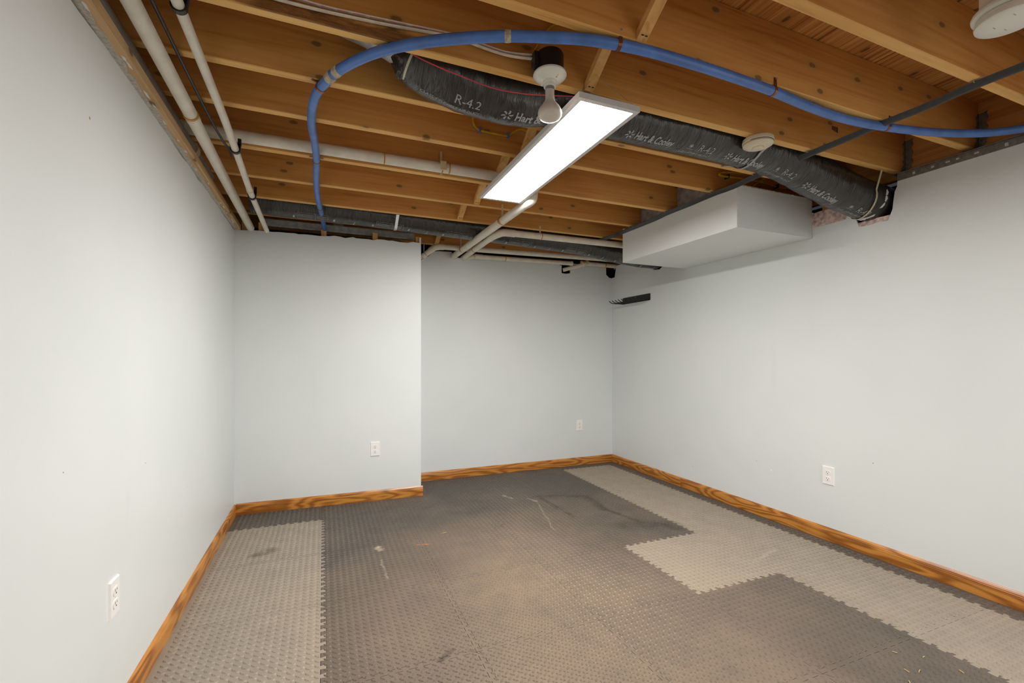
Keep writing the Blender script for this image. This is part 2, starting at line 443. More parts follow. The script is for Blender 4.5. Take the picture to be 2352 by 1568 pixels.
# boxed-out part of the far wall (a slightly skewed partition)
d = (BUMP_B-BUMP_A); nrm = Vector((-d.y, d.x)).normalized(); Lb = d.length; dn = d.normalized()
bt = [(0, 2.095)]+ragged((0, 2.098), (.45*Lb, 2.104), 14, .008)+ragged((.45*Lb, 2.110), (Lb-.03, 2.118), 18, .016)+[(Lb-.012, 2.110), (Lb-.012, 2.155), (Lb, 2.155)]
pb = lambda off: (lambda u, z: (BUMP_A.x+dn.x*u+nrm.x*off, BUMP_A.y+dn.y*u+nrm.y*off, z))
wb = MB().prism([(0, 0), *bt, (Lb, 0)], pb(0), pb(.0125)).build('wall_alcove', M['wall'], tri=True); tag(wb, kind='structure')
wr_ = MB().prism([(BUMP_B.y, 0), (BUMP_B.y, 2.13), (YB, 2.13), (YB, 0)], lambda y, z: (.738, y+.002, z), lambda y, z: (.75, y+.002, z)).build('wall_return', M['wall'], tri=True); tag(wr_, kind='structure')
for u in (.06, .17, .60, .985, 1.33):
    p = pb(.055)(u, 2.05)
    MB().box((p[0]-.019, p[1]-.036, 1.9), (p[0]+.019, p[1]+.036, 2.165)).build('stud', M['stud'], wb)
# back wall with the cut-outs for the pipes
bo = [(.75, 0), (.75, 2.09), (.90, 2.095), (.95, 2.150), (1.0, 2.156), (1.128, 2.160), (1.131, 2.124), (1.17, 2.112), (1.231, 2.107), (1.30, 2.103), (1.353, 2.110), (1.40, 2.108), (1.45, 2.135), (1.60, 2.142),
      (1.95, 2.150), (2.283, 2.150), (2.287, 2.12), (2.309, 2.12), (2.309, 2.040), (2.36, 2.036), (2.413, 2.046), (2.416, 2.15), (2.86, 2.152), (2.862, 2.06), (2.90, 2.03), (2.952, 2.022), (2.952, 0)]
wk = MB().prism(bo, lambda x, z: (x, YB, z), lambda x, z: (x, YB+.0125, z)).build('wall_back', M['wall'], tri=True); tag(wk, kind='structure')
# right wall with the ragged duct opening
ro = [(YB, 0), (YB, 2.03), (4.19, 2.03), (4.16, 2.15), (3.62, 2.15), (3.60, 2.06), (3.55, 2.0), (3.47, 1.99), (3.41, 2.02), (3.39, 2.15), (2.10, 2.15), (2.0, 2.10), (1.987, 2.021), (1.965, 2.022), (1.951, 2.06), (1.90, 2.060), (1.86, 2.066), (1.793, 2.068),
      (1.770, 2.03), (1.744, 1.996), (1.732, 1.96), (1.725, 1.936), (1.68, 1.932), (1.63, 1.937), (1.573, 1.934), (1.552, 1.991), (1.548, 2.03), (1.541, 2.085), (1.53, 2.11), (1.527, 2.148)]
ro += ragged((1.527, 2.150), (YF, 2.140), 50, .008)+[(YF, 2.14), (YF, 0)]
wr = MB().prism(ro, lambda y, z: (XR, y, z), lambda y, z: (XR+.0125, y, z)).build('wall_right', M['wall'], tri=True); tag(wr, kind='structure')
# wall behind the viewer, closing the room
wf = MB().box((XL-.4, YF-.1, 0), (3.2, YF, ZD)).build('wall_front', M['wall']); tag(wf, kind='structure')
# foundation faces behind the stud walls, seen only as darkness through gaps
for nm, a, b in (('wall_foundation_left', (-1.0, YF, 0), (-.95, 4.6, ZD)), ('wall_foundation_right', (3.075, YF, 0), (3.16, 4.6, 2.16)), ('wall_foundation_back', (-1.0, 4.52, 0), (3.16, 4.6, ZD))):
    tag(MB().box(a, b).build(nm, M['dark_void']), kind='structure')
# plates and strips along the wall tops
pt = MB(); pt.cbox((XL-.05, YF, 2.092), (XL+.042, 3.845, 2.130), .002)
tp = pt.build('trim_1', M['plate']); tag(tp, kind='structure')
strip = [(XL+.002, YF)]
y = YF
e = [(XL-.01, YF)]
while y < 3.84:
    e.append((XL+.012+R.random()*.012, y)); y += R.uniform(.02, .05)
e.append((XL-.01, 3.84))
MB().prism(e, lambda x, y: (x, y, 2.0895), lambda x, y: (x, y, 2.0925)).build('torn_paper', M['gypsum'], tp, tri=True)
for k in range(22):
    y0 = R.uniform(1.2, 3.7); x0 = XL+R.uniform(.014, .030); l = R.uniform(.015, .06)
    MB().prism([(x0, y0), (x0+R.uniform(.003, .008), y0+l*.3), (x0+.004, y0+l), (x0-.002, y0+l*.7)], lambda x, y: (x, y, 2.0905), lambda x, y: (x, y, 2.0925)).build('paint_flake', M['wall'], tp, tri=True)
s2 = MB().cbox((XR-.002, YF, 2.138), (XR+.10, 1.53, 2.176), .002); s2.box((XR-.006, YF, 2.176), (XR+.11, 1.525, 2.180))
st = s2.build('trim_2', M['dull_steel']); tag(st, kind='structure')
for k in range(7):
    y0 = 1.03+k*.07+R.uniform(-.02, .02)
    MB().cbox((XR-.006, y0, 2.146+R.uniform(0, .01)), (XR, y0+R.uniform(.008, .02), 2.162), .001).build('plaster_blob', M['gypsum'], st)

# boxed soffit on the right wall (three drywall boards), underside z 1.937
SX, SY0, SY1, SZ = 2.275, 2.005, 3.13, 1.937
so = bpy.data.objects.new('wall_soffit', None); C.objects.link(so); so.location = (SX, SY0, SZ); tag(so, kind='structure')
q = lambda p: sub(so, p)
tl = [(SY0, 2.186)]+ragged((SY0, 2.190), (SY1-.02, 2.200), 40, .014)+[(SY1-.02, 2.182), (SY1-.02, 2.215), (SY1, 2.215)]
MB().prism([(SY0, SZ), *tl, (SY1, SZ)], lambda y, z: q((SX, y, z)), lambda y, z: q((SX+.0125, y, z))).build('side_panel', M['wall'], so, tri=True)
tn = [(SX+.0126, 2.190)]+ragged((SX+.0126, 2.200), (XR-.03, 2.192), 34, .012)+[(XR-.002, 2.180)]
MB().prism([(SX+.0126, SZ), *tn, (XR-.002, SZ)], lambda x, z: q((x, SY0+.0002, z)), lambda x, z: q((x, SY0+.0125, z))).build('end_panel', M['wall'], so, tri=True)
MB().box(q((SX+.0127, SY0+.0128, SZ+.0002)), q((XR-.001, SY1, SZ+.012))).build('underside_panel', M['wall'], so)
e = [(SX+.013, SY0+.004)]
x = SX
while x < XR-.04:
    e.append((x, SY0-.001-R.random()*.006)); x += R.uniform(.008, .02)
e.append((XR-.01, SY0+.004))
MB().prism(e, lambda x, y: q((x, y, 2.186-.00*(x))), lambda x, y: q((x, y, 2.192))).build('torn_edge', M['gypsum'], so, tri=True)

# ------------------------------------------------------------------ setting: baseboards (profile with a moulded top)
PROF = [(0, .012), (.013, .012), (.013, .066), (.0115, .070), (.0125, .073), (.010, .079), (.0105, .082), (.007, .088), (.004, .0925), (0, .0925)]
def baseboard(name, p, q_, joint=None):
    p, q_ = Vector(p), Vector(q_); dv = q_-p; L = dv.length; ang = math.atan2(dv.y, dv.x)
    mb = MB(); mb.prism([(a, b) for a, b in PROF], lambda a, b: (0, a, b), lambda a, b: (L, a, b))
    o = mb.build(name, M['oak'], tri=True, loc=(p.x, p.y, 0), rot=(0, 0, ang)); return tag(o, kind='structure')
baseboard('baseboard_left', (XL, 3.836), (XL, YF))
o = baseboard('baseboard_alcove', (.764, 3.8066), (-.588, 3.8497))
o = baseboard('baseboard_back', (XR-.012, YB), (.75, YB))
o = baseboard('baseboard_right', (XR, YF), (XR, 3.18)); o2 = baseboard('baseboard_right', (XR, 3.181), (XR, YB-.002))

# ------------------------------------------------------------------ setting: ceiling (joists, bridging, deck planks, ledger)
ce = bpy.data.objects.new('ceiling', None); C.objects.link(ce); tag(ce, kind='structure')
JX0, JX1 = -.945, 3.03
JY = [.901, 1.2257, 1.536, 1.849, 2.156, 2.57, 2.975, 3.355, 3.761, 4.17]
JY = [.59-.31*k for k in range(9, -1, -1)]+JY
jm = MB().cbox((-(JX1-JX0)/2, 0, 0), ((JX1-JX0)/2, .038, .2345), .0025).mesh('joist', M['joist'])
joists = []
for y in JY: joists.append(link('joist', jm, ce, loc=((JX0+JX1)/2, y, ZJ)))
jb_ = jm.copy(); jb_.materials[0] = M['joist_bark']; next(o for o in joists if abs(o.location.y-1.536) < .01).data = jb_
# deck boards run across the joists
x = JX0; dm = {}
while x < 3.0:
    wd = .138
    if 'd' not in dm: dm['d'] = MB().cbox((0, YF+.001, 0), (wd-.0015, 4.51, .022), .002).mesh('deck_plank', M['deck'])
    link('deck_plank', dm['d'], ce, loc=(x, 0, ZD)); x += wd
MB().box((3.031, YF, 2.176), (3.07, 4.5, ZD)).build('ledger_board', M['ledger'], ce)
# diagonal bridging struts, one per bay
for y0, y1 in zip(JY, JY[1:]):
    if y0 < .5: continue
    gap = y1-(y0+.038); dz = .19
    x = .965+R.uniform(-.012, .012)
    n = Vector((0, -(gap), dz)); ln = n.length; n.normalize(); up = n.cross(Vector((1, 0, 0))).normalized()
    a = Vector((x, y1-.001, ZJ+.004)); b = a+n*ln
    mb = MB(); hw = .019; t_ = .019
    # ends cut plumb against the joist faces
    vs = [(x-hw, y1, ZJ+.003), (x+hw, y1, ZJ+.003), (x+hw, y1, ZJ+.034), (x-hw, y1, ZJ+.034), (x-hw, y0+.038, ZJ+.195), (x+hw, y0+.038, ZJ+.195), (x+hw, y0+.038, ZJ+.226), (x-hw, y0+.038, ZJ+.226)]
    mb.add(vs, [(0, 1, 2, 3), (4, 7, 6, 5), (0, 4, 5, 1), (1, 5, 6, 2), (2, 6, 7, 3), (3, 7, 4, 0)])
    br = mb.build('bridging_strut', M['bridge'], ce)
    for dx in (-.007, .008):
        MB().cbox((x+dx-.004, y1-.018, ZJ+.0095), (x+dx+.004, y1-.015, ZJ+.0125), .0005).build('nail', M['ink'], br)
# joist hangers on the two nearest joists that reach the ledger
for jo in [o for o in joists if .85 < o.location.y < 1.6]:
    jx = jo.location.x; y0 = jo.location.y
    mb = MB(); X0 = 3.0295
    for sgn in (-1, 1):
        yy = y0-.0015 if sgn < 0 else y0+.0395
        e = [(yy, ZJ+.002), (yy, ZJ+.175)]
        out = [(yy+sgn*.034, ZJ+.182)]
        for k in range(6): out += [(yy+sgn*(.030+.006*(k % 2)), ZJ+.17-k*.024), (yy+sgn*(.027+.008*((k+1) % 2)), ZJ+.158-k*.024)]
        out += [(yy+sgn*.030, ZJ+.03), (yy, ZJ-.012)]
        poly = [(a-y0, b-ZJ) for a, b in e+out]
        mb.prism(poly, lambda a, b: (X0-jx, a, b), lambda a, b: (X0-.0022-jx, a, b))
        # side leaf along the joist
        e2 = [(X0, ZJ-.0012), (X0-.045, ZJ-.0012), (X0-.040, ZJ+.02)]
        for k in range(6): e2 += [(X0-.022-.008*(k % 2), ZJ+.035+k*.024), (X0-.018-.004*((k+1) % 2), ZJ+.047+k*.024)]
        e2 += [(X0-.012, ZJ+.178), (X0, ZJ+.178)]
        mb.prism([(a-jx, b-ZJ) for a, b in e2], lambda a, b: (a, yy-y0, b), lambda a, b: (a, yy-y0+sgn*.0016, b))
    mb.box((X0-.045-jx, -.0025, -.0030), (X0-jx, .0405, -.0008))
    hg = mb.build('joist_hanger', M['dull_steel'], jo, tri=True)
# grading marks and old cable staples on the joist faces
for x, y, z in ((2.40, 1.5352, 2.325),):
    for k in range(5): MB().box((x+k*.010, y-.0006, z-k*.002), (x+k*.010+.005, y, z+.02)).build('ink_mark', M['ink'], ce)

# ------------------------------------------------------------------ LED panels
def led_panel(label, x0, x1, y0, y1, zb, ends, led='led'):
    t = thing('led_panel', label, 'light', ((x0+x1)/2, (y0+y1)/2, zb), 'slim ceiling light panels')
    hx, hy, b, th = (x1-x0)/2, (y1-y0)/2, .020, .022
    mb = MB()
    mb.box((-hx, -hy, 0), (-hx+b, hy, th)); mb.box((hx-b, -hy, 0), (hx, hy, th)); mb.box((-hx+b, -hy, 0), (hx-b, -hy+b, th)); mb.box((-hx+b, hy-b, 0), (hx-b, hy, th))
    mb.box((-hx+b, -hy+b, .012), (hx-b, hy-b, th))
    mb.build('frame', M['white_frame'], t)
    df = MB().box((-hx+b+.0005, -hy+b+.0005, .005), (hx-b-.0005, hy-b-.0005, .0119)).build('diffuser', [M['white_frame'], M[led]], t)
    for p in df.data.polygons: p.material_index = 1 if p.normal.z < -.5 else 0
    for sx, sy in ((-1, -1), (1, -1), (-1, 1), (1, 1)):
        MB().tube([(sx*hx*.9, sy*hy*.985, th), sub(t, ends[0 if sy < 0 else 1])], .0007, 6).build('hanging_wire', M['steel'], t)
    return t
led_panel('slim white LED panel hanging lit under the joists, glowing white', .864, 1.137, 1.452, 2.611, 2.117, ((.985, 1.5345, 2.275), (1.0, 2.590, 2.199)))
led_panel('matching slim LED panel hung further back, behind the viewpoint', 2.05, 2.323, -1.47, -.31, 2.117, ((2.18, -1.25, 2.199), (2.18, -.32, 2.199)), 'led_dim')

# ------------------------------------------------------------------ pipes
def clamp_ring(parent, c, axis, r, wdt, mat, name, seg=20):
    a = Vector(axis).normalized(); c = Vector(c)
    return MB().tube([c-a*wdt/2, c+a*wdt/2], r, seg).build(name, mat, parent, smooth=True)
def pipe_thing(name, label, pts, r, mat='pvc', rad=.05, couplings=(), rings=(), cat='pipe'):
    """pts world polyline; couplings: list of (point, direction, length); rings: (point, direction)"""
    t = thing(name, label, cat, pts[0])
    L = [sub(t, p) for p in pts]
    MB().tube(fillet(L, rad), r, 20).build('pipe', M[mat], t, smooth=True)
    for p, d, l in couplings:
        a = Vector(d).normalized(); c = sub(t, p)
        MB().tube([c-a*l/2, c+a*l/2], r+.004, 20).build('coupling', M[mat], t, smooth=True)
    for p, d in rings:
        clamp_ring(t, sub(t, p), d, r+.0035, .006, M['glue'], 'amber_ring')
    return t
def hanger(t, p, h, mat='strap_plastic', r=.026, axis=(0, 1, 0)):
    """flat plastic strap rising from a pipe to the joist"""
    c = sub(t, p)
    a = Vector(axis)
    sd = Vector((0, 0, 1)).cross(a).normalized()
    mb = MB().box(c+Vector((-.006, -.006, r*.6)) if abs(a.y) > .5 else c+Vector((-.006, r*.9, 0)), c+Vector((.006, -.003, h)) if abs(a.y) > .5 else c+Vector((.006, r*.9+.003, h)))
    s = mb.build('hanger_strap', M[mat], t)
    for k in range(4):
        z = r+.02+k*.02
        if z < h-.01:
            y = -.0065 if abs(a.y) > .5 else r*.9-.0008
            MB().box(c+Vector((-.0015, y, z)), c+Vector((.0015, y+.001, z+.003))).build('strap_hole', M['slot'], s)
    return s

# P1 fat pipe along the left wall
def lerp(a, b, u): return tuple(x+(y-x)*u for x, y in zip(a, b))
a, b = (-.49, .75, 2.163), (-.49, 3.79, 2.100)
t = pipe_thing('drain_pipe', 'fat cream drain pipe running along the left wall plate', [a, b], .025)
d = Vector(b)-Vector(a)
u = (2.17-a[1])/(b[1]-a[1]); c = lerp(a, b, u)
clamp_ring(t, sub(t, c), d, .0285, .012, M['glue'], 'amber_ring'); clamp_ring(t, sub(t, lerp(a, b, u+.012)), d, .0265, .03, M['pvc'], 'coupling')
hanger(t, lerp(a, b, u-.002), .14)
# P2 slimmer pipe
pts = [(-.378, .75, 2.170), (-.378, 1.54, 2.160), (-.378, 2.223, 2.148), (-.378, 2.934, 2.085), (-.375, 3.69, 2.066)]
t = pipe_thing('drain_pipe', 'slim white pipe beside the fat cream pipe, held by black clamps', pts, .0155, rad=.1)
for p, dz in (((-.378, 1.555, 2.16), .04), ((-.378, 2.45, 2.128), .05), ((-.378, 2.985, 2.083), .055)):
    mb = MB(); c = sub(t, p); mb.tube([c+Vector((0, -.008, 0)), c+Vector((0, .008, 0))], .021, 20); mb.box(c+Vector((-.022, -.008, .006)), c+Vector((.022, .008, .026)))
    mb.box(c+Vector((.010, -.008, .02)), c+Vector((.024, .008, dz)))
    mb.build('black_clamp', M['black_plastic'], t)
clamp_ring(t, sub(t, (-.378, 2.90, 2.088)), (0, 1, -.06), .0175, .02, M['pvc'], 'coupling')
# P3 + P4 long pipe across the bay, elbow, away to the back wall
pts = [(-.615, 2.525, 2.224), (1.176, 2.525, 2.230), (1.176, 2.525, 2.125), (1.140, 4.25, 2.118)]
t = pipe_thing('drain_pipe', 'long white drain pipe crossing under the joists, elbowing behind the LED panel', pts, .0285, rad=.05)
for p, dv, l in (((1.176, 2.525, 2.165), (0, 0, 1), .05), ((1.175, 2.575, 2.1245), (-.02, 1, 0), .05), ((-.60, 2.525, 2.224), (1, 0, 0), .03)):
    a = Vector(dv).normalized(); c = sub(t, p); MB().tube([c-a*l/2, c+a*l/2], .0325, 20).build('coupling', M['pvc'], t, smooth=True)
e = fillet([sub(t, p) for p in ((1.176, 2.525, 2.18), (1.176, 2.525, 2.125), (1.175, 2.60, 2.1245))], .05); MB().tube(e, .0325, 20).build('elbow', M['pvc'], t, smooth=True)
for x in (.30, .615, .655): clamp_ring(t, sub(t, (x, 2.525, 2.2285)), (1, 0, 0), .031, .006, M['glue'], 'amber_ring')
for x in (.618,):
    MB().box(sub(t, (x-.007, 2.558, 2.2)), sub(t, (x+.007, 2.561, 2.335))).build('hanger_strap', M['strap_plastic'], t)
MB().box(sub(t, (.60, 2.49, 2.205)), sub(t, (.632, 2.5, 2.252))).build('hanger_clip', M['strap_plastic'], t)
for y in (3.0, 3.93): clamp_ring(t, sub(t, (1.161-.015*(y-2.6)/1.2, y, 2.122)), (0, 1, 0), .031, .006, M['glue'], 'amber_ring')
hanger(t, (1.148, 2.965, 2.122), .10); hanger(t, (1.128, 3.93, 2.118), .12)
# P5
pts = [(2.42, 3.235, 2.112), (1.262, 3.245, 2.112), (1.232, 3.38, 2.112), (1.236, 4.25, 2.110)]
t = pipe_thing('drain_pipe', 'white pipe from the soffit end bending back beside the longer pipe', pts, .0245, rad=.09)
for p, dv, l in (((1.33, 3.2445, 2.112), (1, 0, 0), .06), ((1.2335, 3.43, 2.112), (0, 1, 0), .06)):
    a = Vector(dv).normalized(); c = sub(t, p); MB().tube([c-a*l/2, c+a*l/2], .028, 20).build('coupling', M['pvc'], t, smooth=True)
e = fillet([sub(t, p) for p in ((1.34, 3.2445, 2.112), (1.262, 3.245, 2.112), (1.232, 3.38, 2.112), (1.2335, 3.44, 2.112))], .09); MB().tube(e, .028, 20).build('elbow', M['pvc'], t, smooth=True)
for p, dv in (((1.585, 3.243, 2.112), (1, 0, 0)), ((1.235, 3.86, 2.111), (0, 1, 0))): clamp_ring(t, sub(t, p), dv, .0275, .006, M['glue'], 'amber_ring')
MB().box(sub(t, (1.58, 3.262, 2.112)), sub(t, (1.592, 3.265, 2.20))).build('hanger_strap', M['strap_plastic'], t)
# P6 long upper pipe in front of the back wall
pts = [(.805, 4.06, 2.045), (.905, 4.01, 2.132), (.96, 4.0, 2.142), (2.93, 4.0, 2.175)]
t = pipe_thing('drain_pipe', 'long white pipe along the top of the back wall with a foil-wrapped end', pts, .024, rad=.05)
MB().tube([sub(t, (.790, 4.064, 2.035)), sub(t, (.812, 4.055, 2.052))], .030, 16).build('foil_wrap', M['bright_foil'], t, smooth=True)
e = fillet([sub(t, p) for p in ((.875, 4.025, 2.106), (.905, 4.01, 2.132), (.96, 4.0, 2.142), (.99, 4.0, 2.1425))], .05); MB().tube(e, .0275, 20).build('elbow', M['pvc'], t, smooth=True)
clamp_ring(t, sub(t, (.838, 4.044, 2.073)), (.1, -.05, .087), .0262, .006, M['steel'], 'steel_band')
MB().box(sub(t, (.818, 4.04, 2.08)), sub(t, (.826, 4.042, 2.17))).build('hanger_strap', M['steel'], t)
# P7
pts = [(1.27, 4.23, 2.112), (1.32, 4.165, 2.118), (2.39, 4.165, 2.134)]
t = pipe_thing('drain_pipe', 'short lower white pipe hugging the back wall below the long pipe', pts, .0215, rad=.05)
clamp_ring(t, sub(t, (1.37, 4.165, 2.119)), (1, 0, .01), .0245, .08, M['pvc'], 'coupling')
clamp_ring(t, sub(t, (1.645, 4.165, 2.123)), (1, 0, .01), .0245, .006, M['glue'], 'amber_ring'); clamp_ring(t, sub(t, (2.385, 4.165, 2.134)), (1, 0, .01), .0245, .02, M['pvc'], 'coupling')
# P8 wye with slanting branch
t = pipe_thing('drain_pipe', 'white pipe stub with a slanting branch into the notch in the back wall', [(2.50, 4.16, 2.148), (2.945, 4.17, 2.145)], .021)
MB().tube(fillet([sub(t, p) for p in ((2.56, 4.16, 2.150), (2.53, 4.12, 2.132), (2.33, 4.245, 2.075))], .05), .021, 18).build('branch', M['pvc'], t, smooth=True)
MB().tube([sub(t, (2.575, 4.158, 2.155)), sub(t, (2.50, 4.13, 2.122))], .026, 18).build('coupling', M['pvc'], t, smooth=True)
clamp_ring(t, sub(t, (2.80, 4.166, 2.146)), (1, .02, 0), .0245, .008, M['glue'], 'amber_ring')
# grey pipe lying on the left plate
t = thing('conduit', 'dark grey pipe lying on the left wall plate, with a cream coupling', 'pipe', (-.592, .4, 2.162))
MB().tube([sub(t, (-.592, .4, 2.162)), sub(t, (-.592, 2.98, 2.162))], .030, 20).build('pipe', M['grey_pipe'], t, smooth=True)
MB().tube([sub(t, (-.592, 2.60, 2.167)), sub(t, (-.592, 2.65, 2.167))], .036, 20).build('coupling', M['tan_coupling'], t, smooth=True)

def cable(name, label, pts, r, mat, cat='cable', n=6, flat=1., parts=None, seg=8):
    t = thing(name, label, cat, pts[0])
    MB().tube(catmull([sub(t, p) for p in pts], n), r, seg, flat=flat).build('sheath', M[mat], t, smooth=True)
    return t
# thin dark cable beside the fat pipe
cable('cable', 'thin dark grey cable beside the fat cream pipe', [(-.455, 1.0, 2.19), (-.455, 1.45, 2.19), (-.452, 1.9, 2.185), (-.448, 2.3, 2.185), (-.435, 2.52, 2.180), (-.42, 2.57, 2.172), (-.418, 2.60, 2.150)], .0055, 'grey_cable')

# ------------------------------------------------------------------ blue hose under the joists
hp = [(0.02, 4.05, 2.03), (0.012, 3.93, 2.12), (0.002, 3.80, 2.172), (-0.015, 3.509, 2.182), (-0.036, 3.136, 2.182), (-0.039, 2.831, 2.182), (-0.034, 2.577, 2.182), (-0.039, 2.369, 2.182), (-0.048, 2.194, 2.182), (-0.043, 2.039, 2.182), (-0.024, 1.914, 2.182), (0.007, 1.825, 2.182), (0.046, 1.739, 2.182), (0.119, 1.632, 2.182), (0.208, 1.54, 2.182), (0.332, 1.451, 2.182), (0.456, 1.382, 2.182), (0.556, 1.335, 2.182), (0.661, 1.298, 2.182), (0.768, 1.264, 2.182), (0.886, 1.243, 2.182), (1.016, 1.23, 2.182), (1.202, 1.226, 2.182), (1.41, 1.229, 2.182), (1.586, 1.236, 2.182), (1.799, 1.255, 2.182), (2.007, 1.264, 2.182), (2.191, 1.253, 2.182), (2.358, 1.228, 2.182), (2.545, 1.187, 2.182), (2.72, 1.126, 2.182), (2.826, 1.065, 2.182), (2.93, 0.955, 2.182), (2.99, .82, 2.182)]
t = thing('water_pipe', 'flexible bright blue water pipe looping under the joists', 'pipe', hp[3])
hs = catmull([sub(t, p) for p in hp], 6)
MB().tube(hs, .0172, 18).build('tubing', M['blue'], t, smooth=True)
def hose_at(x, y):
    return min(range(len(hs)), key=lambda i: ((hs[i]+t.location).xy-Vector((x, y))).length)
for x, y, ear in ((.886, 1.243, -1), (1.586, 1.236, -1), (2.30, 1.24, -1), (-.005, 1.865, 1), (-.0345, 2.59, 1), (-.02, 3.37, 1)):
    i = hose_at(x, y); p = hs[i]; tg = (hs[i+1]-hs[i-1]).normalized(); sd = tg.cross(Vector((0, 0, 1))).normalized()
    mb = MB().tube([p-tg*.006, p+tg*.006], .0188, 18)
    sgn = -1 if sd.y*ear > 0 else 1
    for s_ in ((sgn,) if ear < 0 else (1, -1)):
        if ear < 0:
            mb.bar(p+Vector((0, -.0165, 0)), p+Vector((0, -.012, .045)), .011, .0015, up=(0, 1, 0))
        else: mb.bar(p+sd*s_*.012+Vector((0, 0, .0165)), p+sd*s_*.034+Vector((0, 0, .0165)), .011, .0015)
    cl = mb.build('copper_clip', M['copper'], t)
    if ear < 0: MB().lathe([(.004, 0), (.004, .003)], 12).build('screw', M['steel'], cl, loc=p+Vector((0, -.0165, .038)), rot=(PI/2, 0, 0))
for (x, y), l in (((.046, 1.739), .03), ((.022, 1.79), .035), ((.545, 1.338), .02)):
    i = hose_at(x, y); p = hs[i]; tg = (hs[i+1]-hs[i-1]).normalized()
    rr = [R.uniform(.0176, .0196) for _ in range(40)]
    MB().tube([p-tg*l/2, p-tg*l/6, p+tg*l/6, p+tg*l/2], .0182, 16, rf=lambda i, a, P: rr[int(a*7+i*5) % 40]).build('tape_wrap', M['tape'], t)

# ------------------------------------------------------------------ flexible ducts with printed lettering
def text_mb(body, size, bold=0.):
    cu = bpy.data.curves.new('txt', 'FONT'); cu.body = body; cu.size = size; cu.offset = bold*size; cu.resolution_u = 3
    ob = bpy.data.objects.new('txt', cu); me = bpy.data.meshes.new_from_object(ob)
    vs = [v.co.xy.copy() for v in me.vertices]; fs = [tuple(p.vertices) for p in me.polygons]
    bpy.data.objects.remove(ob); bpy.data.curves.remove(cu); bpy.data.meshes.remove(me)
    return vs, fs
class Duct:
    def __init__(s, name, label, pts, r, seed, wr=.006, rfn=None):
        s.t = thing(name, label, 'duct', pts[0]); s.r = r; s.wr = wr; s.seed = seed; s.rfn = rfn
        s.path = [p for p in catmull([sub(s.t, p) for p in pts], 26)]
        s.len = [0.]
        for a, b in zip(s.path, s.path[1:]): s.len.append(s.len[-1]+(b-a).length)
        MB().tube(s.path, r, 56, rf=lambda i, a, P: s.rad(s.len[i], a), up=(0, 0, 1)).build('film_sleeve', M['film'], s.t, smooth=True)
    def rad(s, l, a):
        # long creases that wrap part of the way round, like slack film
        q = Vector((l*16+s.seed, math.cos(a)*1.3+l*2, math.sin(a)*1.3))
        n = noise.noise(q)*.7+noise.noise(q*2.1+Vector((0, l*9, 3)))*.4
        rr = s.r+s.wr*n
        if s.rfn: rr += s.rfn(l, a)
        return rr
    def frame(s, l):
        import bisect
        l = max(0, min(s.len[-1]-1e-4, l)); i = max(0, bisect.bisect_right(s.len, l)-1); u = (l-s.len[i])/(s.len[i+1]-s.len[i])
        P = s.path[i].lerp(s.path[i+1], u); T = (s.path[min(i+2, len(s.path)-1)]-s.path[max(i-1, 0)]).normalized()
        sd = T.cross(Vector((0, 0, 1))).normalized(); up = sd.cross(T); return P, T, sd, up
    def at(s, l, th, off=.0016):
        """th: angle from straight down, positive towards the viewer (-Y)"""
        P, T, sd, up = s.frame(l)
        a = th-PI/2       # tube angle: cos -> sd (-Y side for +X runs), sin -> up
        return P+(sd*math.cos(a)+up*math.sin(a))*(s.rad(l, a % (2*PI))+off)
    def surf(s, name, vs, fs, l0, th0, sx=1., parent=None, mat='print', shear=0.):
        bm = bmesh.new(); V = [bm.verts.new((v[0]*sx+v[1]*shear, v[1], 0)) for v in vs]
        for f in fs:
            try: bm.faces.new([V[i] for i in f])
            except ValueError: pass
        ys = [v.co.y for v in bm.verts]; xs = [v.co.x for v in bm.verts]
        for lo, hi, nrm in ((min(ys), max(ys), (0, 1, 0)), (min(xs), max(xs), (1, 0, 0))):
            k = lo+.006
            while k < hi:
                bmesh.ops.bisect_plane(bm, geom=bm.verts[:]+bm.edges[:]+bm.faces[:], plane_co=(k*nrm[0], k*nrm[1], 0), plane_no=nrm); k += .006
        for v in bm.verts: v.co = s.at(l0+v.co.x, th0+v.co.y/s.r)
        me = bpy.data.meshes.new(name); bm.to_mesh(me); bm.free(); me.materials.append(M[mat])
        return link(name, me, parent or s.t)
    def text(s, body, size, l0, th0, sx=1., bold=0., name='lettering', shear=0.):
        vs, fs = text_mb(body, size, bold); return s.surf(name, vs, fs, l0, th0, sx, shear=shear)
def pinwheel():
    vs = []; fs = []
    for k in range(6):
        a = k*PI/3+.2; o = len(vs)
        for r_, d_ in ((.006, -.25), (.014, -.42), (.0225, -.12), (.0235, .20), (.015, .16), (.0075, .30)):
            vs.append(Vector((r_*math.cos(a+d_), r_*math.sin(a+d_))))
        fs.append(tuple(range(o, o+6)))
    return vs, fs
def emblem():
    vs = []; fs = []
    def ring(r0, r1, n=14):
        o = len(vs)
        for k in range(n):
            a = 2*PI*k/n; vs.extend([Vector((r0*math.cos(a), r0*math.sin(a))), Vector((r1*math.cos(a), r1*math.sin(a)))])
        for k in range(n): fs.append((o+2*k, o+2*((k+1) % n), o+2*((k+1) % n)+1, o+2*k+1))
    ring(.0085, .0105); ring(.001, .006)
    o = len(vs); vs.extend([Vector(p) for p in ((-.018, -.016), (.018, -.016), (.018, -.0145), (-.018, -.0145))]); fs.append((o, o+1, o+2, o+3))
    return vs, fs
